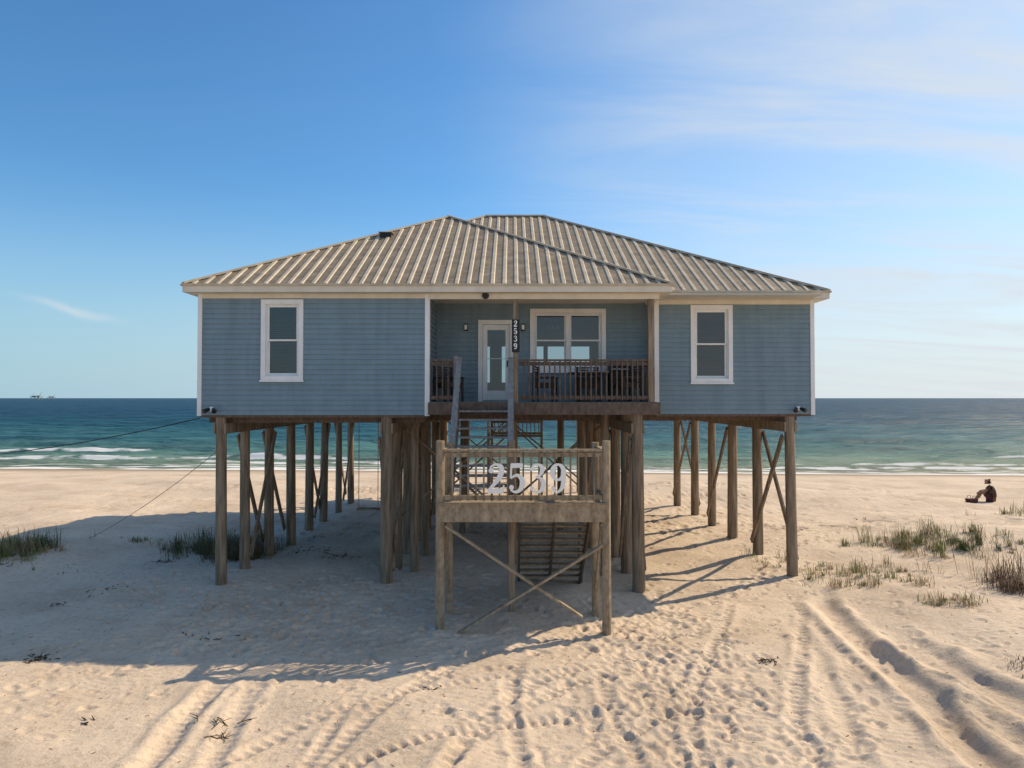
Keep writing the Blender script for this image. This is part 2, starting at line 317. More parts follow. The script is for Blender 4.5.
for a,b_ in zip(ring,ring[1:]+ring[:1]):
    a=Vector(a);b_=Vector(b_); d=(b_-a).normalized()
    tr_.beam(a+Vector((0,0,-.10)),b_+Vector((0,0,-.10)),.03,.19,'cream')
    tr_.beam(a+Vector((0,0,-.02))-d*.03,b_+Vector((0,0,-.02))+d*.03,.11,.05,'rib')
tr_.add([(p[0],p[1],E-.197) for p in ring],[tuple(range(6))],'soff')
yv=20.8; zv=E+SL*(yv-16.9)
tr_.box(-3.9,-3.58,yv-.2,yv+.15,zv-.1,zv+.05,'black')
tr_.box(-3.95,-3.53,yv-.24,yv+.18,zv+.05,zv+.07,'rib')
ZB=4.18; ZT=7.163
W=MB(); I=MB(); G=MB()
def wall(o,u,n,length,ops,z0=ZB,z1=ZT):
    o=Vector((o[0],o[1],0));u=Vector(u);n=Vector(n); cz=.125
    def pt(uu,dd,z): 
        p=o+u*uu+n*dd; return (p.x,p.y,z)
    zs={z0,z1}; z=z0
    while z<z1: zs.add(round(z,4)); z+=cz
    for op in ops: zs.add(op[2]); zs.add(op[3])
    zs=sorted(zs)
    for a,b_ in zip(zs[:-1],zs[1:]):
        if b_-a<1e-4: continue
        mid=(a+b_)/2; iv=[(0,length)]
        for op in ops:
            if op[2]<mid<op[3]:
                nv=[]
                for p,q in iv:
                    if op[0]>p: nv.append((p,min(op[0],q)))
                    if op[1]<q: nv.append((max(op[1],p),q))
                iv=[x for x in nv if x[1]-x[0]>1e-4]
        k0=((mid-z0)//cz)*cz+z0
        off=lambda z:.022*(1-(z-k0)/cz)
        for p,q in iv:
            vs=[pt(p,off(a),a),pt(q,off(a),a),pt(q,off(b_),b_),pt(p,off(b_),b_)]
            W.add(vs,[(0,1,2,3)],'side')
            W.add([pt(p,0,a),pt(q,0,a),pt(q,off(a),a),pt(p,off(a),a)],[(0,1,2,3)],'side')
            I.add([pt(p,-.12,a),pt(q,-.12,a),pt(q,-.12,b_),pt(p,-.12,b_)],[(0,1,2,3)],'int')
def lbox(mb,o,u,n,u0,u1,z0,z1,d0,d1,k):
    o=Vector((o[0],o[1],0));u=Vector(u);n=Vector(n); f=lambda a,d,z:tuple(o+u*a+n*d+Vector((0,0,z)))
    mb.hexa([f(u0,d0,z0),f(u1,d0,z0),f(u1,d1,z0),f(u0,d1,z0),f(u0,d0,z1),f(u1,d0,z1),f(u1,d1,z1),f(u0,d1,z1)],k)
def window(fr,u0,u1,z0,z1,tw=.115,units=1,blinds=False,sash=True):
    o,u,n=fr; bx=lambda *a:lbox(tr_,o,u,n,*a)
    bx(u0-tw,u0,z0-tw,z1+tw,-.02,.045,'white'); bx(u1,u1+tw,z0-tw,z1+tw,-.02,.045,'white')
    bx(u0,u1,z1,z1+tw,-.02,.043,'white'); bx(u0,u1,z0-tw,z0,-.02,.043,'white')
    bx(u0-tw-.02,u1+tw+.02,z0-tw-.03,z0-tw+.012,-.01,.075,'white')
    bx(u0-.02,u0+.03,z0-.02,z1+.02,-.13,-.021,'white'); bx(u1-.03,u1+.02,z0-.02,z1+.02,-.13,-.021,'white')
    bx(u0+.03,u1-.03,z1-.03,z1+.02,-.13,-.021,'white'); bx(u0+.03,u1-.03,z0-.02,z0+.03,-.13,-.021,'white')
    w=(u1-u0)/units
    for i in range(units):
        a=u0+i*w; b_=a+w
        if i: bx(a-.055,a+.055,z0+.03,z1-.03,-.12,.03,'white')
        la=a+(.055 if i else .03); lb=b_-(.055 if i<units-1 else .03); zl,zh=z0+.03,z1-.03; zm=(zl+zh)/2
        halves=((zl,zm+.02,-.085),(zm-.02,zh,-.045)) if sash else ((zl,zh,-.06),)
        for p,q,d in halves:
            s=.042
            bx(la,la+s,p,q,d-.018,d+.018,'white'); bx(lb-s,lb,p,q,d-.018,d+.018,'white')
            bx(la+s,lb-s,q-s,q,d-.018,d+.018,'white'); bx(la+s,lb-s,p,p+s,d-.018,d+.018,'white')
            O=Vector((o[0],o[1],0));U=Vector(u);NN=Vector(n); f=lambda aa,z:tuple(O+U*aa+NN*d+Vector((0,0,z)))
            G.add([f(la+s,p+s),f(lb-s,p+s),f(lb-s,q-s),f(la+s,q-s)],[(0,1,2,3)],'glass')
        if blinds:
            z=zl
            while z<zh:
                O=Vector((o[0],o[1],0));U=Vector(u);NN=Vector(n); f=lambda aa,d,zz:tuple(O+U*aa+NN*d+Vector((0,0,zz)))
                I.add([f(la,-.15,z),f(lb,-.15,z),f(lb,-.175,z+.030),f(la,-.175,z+.030)],[(0,1,2,3)],'blind'); z+=.052
FL=((-7.69,17.2),(1,0,0),(0,-1,0)); RW=((3.76,18.3),(1,0,0),(0,-1,0)); PB=((-2.06,19.0),(1,0,0),(0,-1,0)); BK=((7.87,31.7),(-1,0,0),(0,1,0))
lw=(1.52+.115,2.56-.115,5.02+.12,7.02-.11); rw=(.91+.115,2.01-.115,4.99+.12,7.05-.13)
pw=(2.55+.115,4.61-.115,5.32+.1,7.0-.09); dr=(1.14+.12,2.11-.10,4.5,6.60)
wall((-7.69,17.2),(1,0,0),(0,-1,0),5.63,[lw]); wall((3.76,18.3),(1,0,0),(0,-1,0),4.11,[rw])
wall((-2.06,19),(1,0,0),(0,-1,0),5.82,[pw,dr],4.5)
wall((-2.06,17.2),(0,1,0),(1,0,0),1.8,[]); wall((3.76,18.3),(0,1,0),(-1,0,0),.7,[])
wall((-7.69,17.2),(0,1,0),(-1,0,0),14.5,[]); wall((7.87,18.3),(0,1,0),(1,0,0),13.4,[])
bo=[(4.3,8.4,4.55,7.0),(8.8,12.4,4.55,7.0)]
wall((7.87,31.7),(-1,0,0),(0,1,0),15.56,bo)
window(FL,*lw,blinds=True); window(RW,*rw,blinds=True); window(PB,*pw,units=2)
for q in bo: window(BK,*q,units=2,sash=False)
bx=lambda *a:lbox(tr_,*PB,*a)
u0,u1,z0,z1=dr
bx(u0-.12,u0,4.5,z1+.12,-.02,.05,'white'); bx(u1,u1+.12,4.5,z1+.12,-.02,.05,'white'); bx(u0,u1,z1,z1+.12,-.02,.05,'white'); bx(u0,u1,4.5,4.54,-.12,.06,'steel')
bx(u0,u0+.13,4.545,z1,-.08,-.035,'white'); bx(u1-.13,u1,4.545,z1,-.08,-.035,'white'); bx(u0+.13,u1-.13,z1-.15,z1,-.08,-.035,'white'); bx(u0+.13,u1-.13,4.545,4.80,-.08,-.035,'white')
G.add([(PB[0][0]+a,19.06,z) for a,z in ((u0+.13,4.8),(u1-.13,4.8),(u1-.13,z1-.15),(u0+.13,z1-.15))],[(0,1,2,3)],'glass')
bx(u1-.09,u1-.05,5.45,5.62,-.035,0,'black'); bx(u0+.13,u1-.13,5.66,5.68,-.075,-.045,'white')
tr_.box(-7.725,-7.62,17.165,17.22,ZB-.02,ZT,'white'); tr_.box(-7.727,-7.69,17.221,17.32,ZB-.02,ZT,'white')
tr_.box(-2.14,-2.022,17.163,17.22,ZB-.02,ZT,'white'); tr_.box(-2.06,-2.024,17.221,17.32,ZB-.02,ZT,'white')
tr_.box(7.80,7.908,18.263,18.32,ZB-.02,ZT,'white'); tr_.box(7.87,7.91,18.321,18.42,ZB-.02,ZT,'white')
tr_.box(3.72,3.84,18.263,18.32,ZB-.02,ZT,'white')
tr_.box(-7.62,-2.14,17.166,17.21,7.05,ZT,'cream'); tr_.box(3.84,7.80,18.266,18.31,7.05,ZT,'cream')
tr_.box(-2.02,3.62,17.12,17.24,7.03,ZT,'cream'); tr_.box(3.50,3.62,17.241,18.26,7.03,ZT,'cream')
# interior
I.box(-7.55,7.74,19.2,31.55,4.30,4.47,'intfloor'); I.box(-7.55,-2.2,17.35,19.19,4.30,4.47,'intfloor'); I.box(3.9,7.74,18.45,19.19,4.30,4.47,'intfloor')
I.box(-7.55,7.74,17.35,31.55,7.168,7.19,'int')
I.box(-4.3,-4.2,19.2,31.5,4.47,7.165,'int'); I.box(3.8,3.9,19.2,31.5,4.47,7.165,'int')
I.box(2.6,3.5,24,25.2,4.47,5.35,'white'); I.box(-1.6,.2,27,28,4.47,5.2,'cloth')
for dx in (-.14,0,.14):
    I.cyl((1.25+dx,21.5,6.72),(1.25+dx,21.5,6.86),.045,.03,'sign',8)
I.cyl((1.25,21.5,6.86),(1.25,21.5,7.16),.012,.012,'black',6); I.box(1.05,1.45,21.47,21.53,6.86,6.885,'black')
# underside
U=MB()
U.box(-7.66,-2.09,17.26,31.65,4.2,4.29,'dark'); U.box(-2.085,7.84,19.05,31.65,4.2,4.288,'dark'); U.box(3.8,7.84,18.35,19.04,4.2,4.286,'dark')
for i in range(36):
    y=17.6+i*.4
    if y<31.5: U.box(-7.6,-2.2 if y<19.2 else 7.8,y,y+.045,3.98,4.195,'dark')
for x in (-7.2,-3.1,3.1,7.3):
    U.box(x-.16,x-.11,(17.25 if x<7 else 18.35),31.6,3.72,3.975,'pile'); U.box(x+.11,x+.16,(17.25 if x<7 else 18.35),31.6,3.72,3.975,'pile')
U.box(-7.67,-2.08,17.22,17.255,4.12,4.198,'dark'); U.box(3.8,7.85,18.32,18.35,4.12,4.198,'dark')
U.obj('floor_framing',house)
W.obj('siding',house); I.obj('interior',house); G.obj('window_glass',house)
for x,y in ((-7.35,17.08),(7.45,18.18)):
    tr_.cyl((x,y+.08,4.33),(x,y+.03,4.33),.06,.06,'white',12)
    for s in (-1,1): tr_.cyl((x+s*.05,y+.03,4.33),(x+s*.13,y-.1,4.27),.035,.06,'black',12)
tr_.cyl((-.65,17.12,7.11),(-.65,17.03,7.10),.09,.07,'black',14)
for x in (-1.25,.30):
    tr_.box(x-.05,x+.05,18.93,18.98,6.42,6.62,'black'); tr_.box(x-.035,x+.035,18.87,18.93,6.45,6.58,'sign')
tr_.obj('trim_and_frames',house,bevel=.004)
# ---------------------------------------------------------------- pilings
Pm=MB()
def pile(x,y,top,r=.155,bot=-1.2,k='pile'):
    lx,ly=random.uniform(-.06,.06),random.uniform(-.06,.06); r*=random.uniform(.90,1.06)
    Pm.cyl((x+lx,y+ly,bot),(x,y,top),r*1.06,r*.90,k,14)
LY=[17.35,18.9,20.8,22.8,25.0,27.0,29.2,31.2]
for y in LY: pile(-7.2,y,4.19,.145)
MY=[17.35,19.0,21.0,23.2,25.6,28.2,31.2]
for y in MY: pile(-3.1,y,4.19,.16)
for y in MY: pile(3.1,y,4.19,.16)
for y in (19.3,23.5,27.6,31.2): pile(0,y,4.19,.14)
for y in [18.45,20.9,23.2,25.6,28.0,31.0]: pile(7.3,y,4.19)
for y in (18.6,22): pile(2.45,y,4.19,.12)
for y in (18.4,20.5): pile(-2.55,y,4.19,.12)
for x,y in ((-1.7,24.5),(1.7,24.5),(-1.9,29.5),(2.0,20.2)): pile(x,y,4.19,.12)
def xb(x,ya,yb,zl=.35,zh=3.6,both=True,off=.18):
    Pm.beam((x-off,ya,zh),(x-off,yb,zl),.05,.16,'pile')
    if both: Pm.beam((x+off,ya,zl),(x+off,yb,zh),.05,.16,'pile')
xb(-7.2,18.9,20.8); xb(-7.2,20.8,22.8,both=False); xb(-7.2,25,27); xb(-7.2,29.2,31.2)
xb(-3.1,17.35,19); xb(-3.1,21,23.2); xb(-3.1,25.6,28.2); xb(3.1,17.35,19); xb(3.1,21,23.2); xb(3.1,25.6,28.2)
xb(7.3,18.45,20.9); xb(7.3,23.2,25.6,both=False); xb(7.3,28,31)
def xbx(y,xa,xb_,zl,zh):
    Pm.beam((xa,y-.19,zh),(xb_,y-.19,zl),.045,.16,'pile',(0,1,0)); Pm.beam((xa,y+.19,zl),(xb_,y+.19,zh),.045,.16,'pile',(0,1,0))
xbx(21,-3.1,0,.8,3.6); xbx(25.6,0,3.1,.8,3.6); xbx(31.2,-3.1,0,1.2,3.8); xbx(19.1,-3.0,-.1,1.4,3.9); xbx(23.2,.0,3.1,1.2,3.8)
for x in (-3.3,0,3.3):
    for y in (34.6,): pile(x,y,4.3,.14,-1.6)
Pm.obj('pilings',house,smooth=True)
# ---------------------------------------------------------------- porch deck
K=MB()
y=17.12
while y<18.95: K.box(-2.03,3.62 if y<18.2 else 3.72,y,y+.135,4.46,4.5,'grey'); y+=.142
K.box(-2.05,3.62,17.07,17.115,4.19,4.495,'dark'); K.box(-2.0,3.55,17.13,17.3,4.2,4.44,'dark'); K.box(-2.0,3.6,18.6,18.7,4.2,4.44,'dark'); K.box(3.58,3.622,17.118,18.28,4.19,4.455,'dark')
def rail(p,q,zf,k,h=1.05,post=True,top=.045,sp=.125,bw=.036,kb=None):
    kb=kb or k
    p=Vector((*p,0));q=Vector((*q,0));d=q-p;l=d.length;d.normalize(); n=max(2,int(l/sp))
    K.beam(p+Vector((0,0,zf+h-top/2)),q+Vector((0,0,zf+h-top/2)),.13,top,k)
    K.beam(p+Vector((0,0,zf+h-.11)),q+Vector((0,0,zf+h-.11)),.04,.09,k)
    K.beam(p+Vector((0,0,zf+.11)),q+Vector((0,0,zf+.11)),.04,.09,k)
    for i in range(1,n):
        c=p+d*(l*i/n); w=bw/2; s=Vector((-d.y,d.x,0))*-.036
        c=c+s; K.box(c.x-w,c.x+w,c.y-w,c.y+w,zf+.05+random.uniform(-.008,.008),zf+h-top-.002,kb)
rail((.16,17.17),(3.33,17.17),4.5,'dark'); rail((-1.98,17.17),(-1.42,17.17),4.5,'dark'); rail((3.44,17.24),(3.44,18.25),4.5,'dark')
K.box(3.34,3.48,17.12,17.26,4.19,7.03,'pile')
K.box(.03,.15,17.13,17.25,4.19,7.03,'pile')
K.box(-1.42,-1.31,17.03,17.14,3.9,5.62,'grey')
K.box(-.005,.185,17.10,17.128,5.72,6.52,'black')
LZ=2.52; LYf,LYb=13.75,15.0
n=10
for i in range(1,n):
    z=LZ+(4.5-LZ)*i/n; yy_=LYb+(17.05-LYb)*(i-.5)/n
    K.box(-1.26,-.06,yy_-.02,yy_+.24,z-.04,z,'grey')
for x in (-1.29,-.03):
    K.beam((x,LYb-.05,LZ-.12),(x,17.06,4.36),.045,.26,'dark')
    K.beam((x,LYb+.02,LZ+1.06),(x,17.1,4.5+1.08),.13,.045,'grey'); K.beam((x,LYb+.02,LZ+.93),(x,17.1,4.5+.95),.04,.14,'grey')
    for t in (.33,.66): 
        yy_=LYb+(17.06-LYb)*t; zz=LZ+(4.5-LZ)*t; K.box(x-.02,x+.02,yy_-.02,yy_+.02,zz,zz+.95,'grey')
x0,x1=-1.42,1.86
y=LYf+.06
while y<LYb: K.box(x0+.02,x1-.02,y,y+.13,LZ-.04,LZ,'deck'); y+=.137
K.box(x0-.03,x1+.03,LYf-.06,LYf-.015,LZ-.34,LZ+.002,'deck'); K.box(x0,x1,LYf-.10,LYf+.05,LZ+.004,LZ+.035,'deck')
K.box(x0-.02,x1+.02,LYb,LYb+.045,LZ-.30,LZ-.045,'deck'); 
for x in (x0-.03,x1-.015): K.box(x,x+.045,LYf-.01,LYb-.005,LZ-.30,LZ-.045,'deck')
for x in (x0+.01,x1-.01):
    K.cyl((x,LYf+.02,-.8),(x,LYf+.02,3.76),.095,.085,'deck',10)
    K.cyl((x-.08*(1 if x>0 else -1),LYb-.1,-.8),(x-.08*(1 if x>0 else -1),LYb-.1,3.66),.085,.08,'deck',10)
K.box(-.07,.06,LYb-.07,LYb+.06,-.8,3.68,'pile')
rail((x0+.1,LYf+.0),(x1-.1,LYf+.0),LZ+.02,'deck',1.06,sp=.15,bw=.034,kb='pile'); 
rail((x0+.02,LYf+.1),(x0+.02,LYb-.15),LZ,'deck',1.06,sp=.15); rail((x1-.02,LYf+.1),(x1-.02,LYb-.15),LZ,'deck',1.06,sp=.15)
K.beam((-1.30,LYf-.09,2.12),(1.36,LYf-.09,.35),.045,.13,'deck',(0,1,0)); K.beam((1.75,LYf-.14,1.75),(-1.1,LYf-.14,.02),.045,.13,'deck',(0,1,0))
for x in (x0+.1,x1-.1): K.beam((x,LYf+.1,2.1),(x,LYb-.1,.5),.04,.13,'deck')
n=13
for i in range(1,n):
    z=LZ-(LZ)*i/n; yy_=LYb+2.75*(i-.5)/n
    K.box(.20,1.68,yy_-.02,yy_+.22,z-.04,z,'deck')
for x in (.17,.94,1.71):
    K.beam((x,LYb,LZ-.2),(x,17.85,-.1),.045,.26,'dark')
for x in (.15,1.74):
    K.beam((x,LYb,LZ+1.0),(x,17.8,1.0),.05,.12,'pile'); K.box(x-.04,x+.04,17.7,17.8,-.5,1.0,'pile')
# rear deck + rear stair
K.box(-3.5,3.5,31.75,35,4.3,4.42,'dark'); K.box(-3.5,3.5,34.9,35.0,4.1,4.3,'dark')
rail((-3.4,34.9),(-1.3,34.9),4.42,'dark'); rail((.3,34.9),(3.4,34.9),4.42,'dark')
for i in range(1,15):
    z=4.4-4.6*i/15; yy_=35.0+4.6*(i-.5)/15
    K.box(-1.2,.2,yy_,yy_+.3,z-.04,z,'grey')
for x in (-1.24,.24):
    K.beam((x,35,4.2),(x,39.6,-.4),.05,.28,'dark'); K.beam((x,35,5.3),(x,39.6,.8),.1,.06,'dark')
    for t in (.3,.65,1): K.box(x-.05,x+.05,35+4.6*t-.05,35+4.6*t+.05,-1,5.25-4.5*t,'dark')
K.box(-.9,1.3,29.6,30.6,2.95,3.0,'deck'); rail((-.9,29.6),(1.3,29.6),3.0,'deck',.7,sp=.16)
for x in (-.85,1.25): K.box(x-.05,x+.05,29.65,29.75,-.5,3.7,'deck')
K.obj('decks_and_stairs',house,bevel=.003)
# ---------------------------------------------------------------- digits
def catm(pts,n=8):
    P_=[pts[0]]+pts+[pts[-1]]; out=[]
    for i in range(1,len(P_)-2):
        for j in range(n):
            t=j/n; out.append(tuple(.5*(2*P_[i][c]+(P_[i+1][c]-P_[i-1][c])*t+(2*P_[i-1][c]-5*P_[i][c]+4*P_[i+1][c]-P_[i+2][c])*t*t+(3*P_[i][c]-P_[i-1][c]-3*P_[i+1][c]+P_[i+2][c])*t**3) for c in range(3)))
    out.append(pts[-1]); return out
el=[(.3+.18*math.cos(a),.70+.25*math.sin(a),.07+.09*abs(math.cos(a))) for a in [i*2*math.pi/16 for i in range(17)]]
DG={'2':([[(.12,.74,.05),(.15,.88,.06),(.31,.955,.08),(.46,.88,.14),(.48,.70,.17),(.37,.46,.15),(.20,.25,.11),(.08,.10,.10)],[(.05,.08,.16),(.54,.08,.16)],[(.53,.07,.06),(.555,.27,.05)]],[(.15,.75,.085)]),
'5':([[(.12,.915,.16),(.50,.925,.14)],[(.135,.96,.06),(.115,.50,.06)],[(.115,.50,.06),(.30,.60,.09),(.46,.49,.16),(.49,.31,.18),(.41,.12,.13),(.26,.045,.08),(.11,.12,.06)]],[(.14,.20,.08)]),
'3':([[(.12,.82,.05),(.18,.92,.06),(.31,.955,.07),(.44,.87,.13),(.44,.70,.13),(.35,.57,.07),(.24,.535,.06)],[(.24,.528,.06),(.37,.51,.07),(.48,.40,.14),(.49,.23,.15),(.41,.09,.11),(.26,.045,.07),(.11,.12,.05)]],[(.14,.80,.07),(.13,.18,.07)]),
'9':([el,[(.46,.72,.15),(.475,.45,.15),(.42,.18,.12),(.28,.045,.07),(.13,.11,.05)]],[(.15,.17,.07)])}
def digits(mb,txt,x,z,h,yf,th,k,adv,sx=1.0,vertical=False,bold=1.0):
    e=0
    for i,ch in enumerate(txt):
        ox=x if vertical else x+i*adv; oz=z-i*adv if vertical else z
        st,balls=DG[ch]
        for s in st:
            pts=catm(s) if len(s)>2 else s; e+=1; yo=yf-.0007*(e%5); vs=[]
            for j,(a,b_,w) in enumerate(pts):
                p=pts[max(j-1,0)]; q=pts[min(j+1,len(pts)-1)]; dx,dz=q[0]-p[0],q[1]-p[1]; l=math.hypot(dx,dz) or 1
                nx_,nz_=-dz/l*w*bold/2,dx/l*w*bold/2
                for sg in (1,-1):
                    X_,Z_=ox+(a+sg*nx_)*h*sx,oz+(b_+sg*nz_)*h
                    vs+= [(X_,yo,Z_),(X_,yf+th,Z_)]
            fs=[]
            for j in range(len(pts)-1):
                o=j*4; fs+=[(o,o+2,o+6,o+4),(o,o+4,o+5,o+1),(o+2,o+3,o+7,o+6)]
            fs+=[(0,1,3,2),(len(vs)-4,len(vs)-2,len(vs)-1,len(vs)-3)]
            mb.add(vs,fs,k)
        for (a,b_,r) in balls:
            e+=1; mb.cyl((ox+a*h*sx,yf+th,oz+b_*h),(ox+a*h*sx,yf-.0007*(e%5),oz+b_*h),r*h,r*h,k,16)
S_=MB(); digits(S_,'2539',-.50,2.74,.59,LYf-.075,.03,'sign',.405,1.04,bold=1.0)
S_.obj('house_numbers',house)
S2=MB(); digits(S2,'2539',.038,6.345,.15,17.092,.01,'sign',.185,1.0,vertical=True,bold=1.2); S2.obj('post_house_numbers',house)
# ---------------------------------------------------------------- patio furniture
def chair(x,y,ang,name='patio_chair'):
    mb=MB()
    for a in (-.27,.27):
        mb.box(a-.025,a+.025,-.27,-.22,0,.62,'wicker'); mb.box(a-.025,a+.025,.22,.27,0,.92,'wicker'); mb.box(a-.035,a+.035,-.29,.26,.60,.64,'wicker')
    mb.box(-.25,.25,-.27,.24,.36,.43,'wicker'); mb.box(-.23,.23,-.25,.2,.431,.49,'cloth')
    for i in range(7): mb.box(-.23,.23,.225,.25,.48+i*.065,.525+i*.065,'wicker')
    o=mb.obj(name,None,bevel=.006); o.location=(x,y,4.505); o.rotation_euler=(0,0,ang); return o
chair(.85,18.0,math.radians(75)); chair(2.0,18.3,math.radians(0)); chair(2.95,17.9,math.radians(-70)); chair(-1.65,18.2,math.radians(40))
mb=MB(); mb.cyl((0,0,.70),(0,0,.74),.48,.48,'wicker',28); mb.cyl((0,0,.02),(0,0,.70),.04,.04,'wicker',10); mb.cyl((0,0,0),(0,0,.03),.26,.24,'wicker',20)
mb.cyl((.1,.05,.742),(.1,.05,.86),.05,.06,'sign',12)
o=mb.obj('patio_table',None,smooth=True); o.location=(1.9,17.72,4.505)
mb=MB(); mb.box(-.28,.28,-.22,.22,.35,.8,'black'); mb.cyl((-.3,0,.83),(.3,0,.83),.23,.23,'black',18); mb.box(-.6,-.31,-.2,.2,.76,.80,'steel'); mb.box(.31,.6,-.2,.2,.76,.80,'steel')
for a in (-.25,.25):
    for c in (-.18,.18): mb.box(a-.02,a+.02,c-.02,c+.02,0,.35,'black')
mb.box(-.24,.24,-.27,-.25,.84,.87,'steel')
o=mb.obj('gas_grill',None,smooth=True); o.location=(2.85,18.62,4.505)
# ---------------------------------------------------------------- cables
def cable(name,pts,r=.012):
    cu=bpy.data.curves.new(name,'CURVE'); cu.dimensions='3D'; cu.bevel_depth=r; cu.bevel_resolution=2
    sp=cu.splines.new('POLY'); sp.points.add(len(pts)-1)
    for p,q in zip(sp.points,pts): p.co=(*q,1)
    cu.materials.append(M['cable']); o=bpy.data.objects.new(name,cu); scene.collection.objects.link(o); return o
def sag(a,b_,s,n=24): 
    a=Vector(a);b_=Vector(b_); return [tuple(a+(b_-a)*(i/n)+Vector((0,0,-s*4*(i/n)*(1-i/n)))) for i in range(n+1)]
cable('power_cable',sag((-7.72,17.3,4.1),(-30,24,3.3),1.0))
cable('guy_rope',sag((-7.3,17.4,3.3),(-13.3,22.0,gh(-13.3,22.0)-.05),.15),.007)
mb=MB(); mb.cyl((-30,24,-1),(-30,24,6.5),.15,.12,'pile',12); mb.box(-30.9,-29.1,23.94,24.06,6.0,6.15,'pile'); mb.obj('utility_pole',None,smooth=True)
mb=MB()
for dx in (-.3,.3): mb.cyl((-4.5+dx,22,4.0),(-4.5+dx,22,1.15),.012,.012,'deck',6)
mb.box(-4.85,-4.15,21.85,22.15,1.1,1.15,'deck'); mb.obj('porch_swing',house)
# ---------------------------------------------------------------- grass
def gmat(name,c1,c2):
    return noisemat(name,c1,c2,(1,1,1),3,.75,0,10,0,.35,.65,.2)
M['g1']=gmat('dune_grass_green',(.13,.15,.045),(.30,.29,.10)); M['g2']=gmat('dune_grass_dry',(.26,.18,.09),(.42,.31,.17)); M['g3']=gmat('dune_grass_dark',(.055,.07,.03),(.13,.14,.06))
M['g4']=gmat('dune_shrub_brown',(.10,.06,.035),(.22,.14,.085))
def grass(cx,cy,rx,ry,clumps,blades,h,keys,name='dune_grass',ang=0):
    mb=MB()
    for c in range(clumps):
        a=random.uniform(0,6.28); r=math.sqrt(random.random())*random.uniform(.5,1.15); px_=r*math.cos(a)*rx; py_=r*math.sin(a)*ry
        x=cx+px_*math.cos(ang)-py_*math.sin(ang); y=cy+px_*math.sin(ang)+py_*math.cos(ang); hh=h*random.choice([.35,.5,.7,.9,1.2,1.5])*random.uniform(.8,1.2); sp=random.uniform(.04,.2)*(.5+hh); k=random.choice(keys)
        for b_ in range(int(blades*random.uniform(.3,1.5))):
            bx_=x+random.gauss(0,sp); by=y+random.gauss(0,sp); z=gh(bx_,by)-.03
            th=random.gauss(2.6,1.3); ln=hh*random.uniform(.35,1.2); lean=random.uniform(.1,1.0)*ln; w=random.uniform(.003,.008)
            dx,dy=math.cos(th),math.sin(th); sx_,sy_=-dy*w,dx*w
            p=[(bx_,by,z),(bx_+dx*lean*.35,by+dy*lean*.35,z+ln*.62),(bx_+dx*lean,by+dy*lean,z+ln*(1-.45*lean/ln))]
            mb.add([(p[0][0]-sx_,p[0][1]-sy_,p[0][2]),(p[0][0]+sx_,p[0][1]+sy_,p[0][2]),(p[1][0]-sx_*.8,p[1][1]-sy_*.8,p[1][2]),(p[1][0]+sx_*.8,p[1][1]+sy_*.8,p[1][2]),p[2]],[(0,1,3,2),(2,3,4)],k)
    return mb.obj(name)
grass(12.6,20.9,2.6,1.5,85,44,.40,['g1','g1','g3','g2'],ang=-.15)
grass(9.1,17.8,1.9,1.7,75,26,.25,['g1','g2','g1'],ang=-.6)
grass(9.3,15.2,.8,.4,16,34,.24,['g1','g2'])
grass(12.0,16.4,1.3,1.1,75,24,.55,['g4','g4','g2','g4'])
grass(-14.2,19.6,1.6,1.4,85,42,.45,['g3','g1','g2'])
grass(-8.6,21.4,2.0,1.4,110,44,.52,['g3','g3','g4','g1'])
grass(-7.9,20.1,.9,.8,36,40,.5,['g3','g4'])
grass(7.2,19.8,1.0,1.2,18,24,.22,['g1','g2'])
grass(-12.2,18.6,1.1,.4,10,18,.16,['g3','g2'])
grass(8.6,11.7,.5,.3,6,26,.2,['g4','g2'])
grass(20.5,26.5,3,1.5,30,30,.35,['g2','g1'])
grass(-12.0,22.0,1.5,.6,14,20,.2,['g3','g1'])
# ---------------------------------------------------------------- debris
def gp(px,py): 
    y=CZ*F/(py-398); return (px-512)/F*y,y
mb=MB()
for px,py,n,s in ((45,663,24,.10),(38,659,8,.12),(8,571,8,.1),(165,562,30,.18),(318,532,8,.1),(60,602,10,.1),(765,655,22,.14),(430,690,8,.07),(90,720,5,.06),(700,520,8,.12),(860,520,8,.14),(310,548,40,.5),(340,556,34,.4),(205,640,12,.3),(100,590,12,.3)):
    cx,cy=gp(px,py)
    for i in range(n):
        x=cx+random.gauss(0,s);y=cy+random.gauss(0,s*.7);z=gh(x,y)+random.uniform(0,.03); a=random.uniform(0,6.28);l=random.uniform(.03,.11)
        mb.cyl((x,y,z),(x+math.cos(a)*l,y+math.sin(a)*l,z+random.uniform(-.01,.04)),.012,.004,'weed',5)
for i in range(500):
    x=random.uniform(-11,12);y=random.uniform(8.5,24);z=gh(x,y)+.002;a=random.uniform(0,6.28);l=random.uniform(.02,.07)
    mb.cyl((x,y,z),(x+math.cos(a)*l,y+math.sin(a)*l,z+.01),.005,.003,'weed',4)
mb.obj('seaweed_debris')
mb=MB()
def twig(px,py,a,l):
    x,y=gp(px,py); 
    for i in range(4):
        nx_,ny_=x+math.cos(a)*l/4,y+math.sin(a)*l/4; mb.cyl((x,y,gh(x,y)+.02),(nx_,ny_,gh(nx_,ny_)+.02),.008,.006,'weed',6)
        if i: b_=a+random.choice([-.9,.9]); mb.cyl((x,y,gh(x,y)+.02),(x+math.cos(b_)*.12,y+math.sin(b_)*.12,gh(x,y)+.05),.005,.003,'weed',5)
        x,y=nx_,ny_; a+=random.gauss(0,.25)
for q in ((207,738,.9,.36),(220,718,-.4,.24),(228,735,2.2,.2),(215,728,1.5,.28),(240,722,.2,.2),(200,722,1.9,.25)): twig(*q)
mb.obj('driftwood')
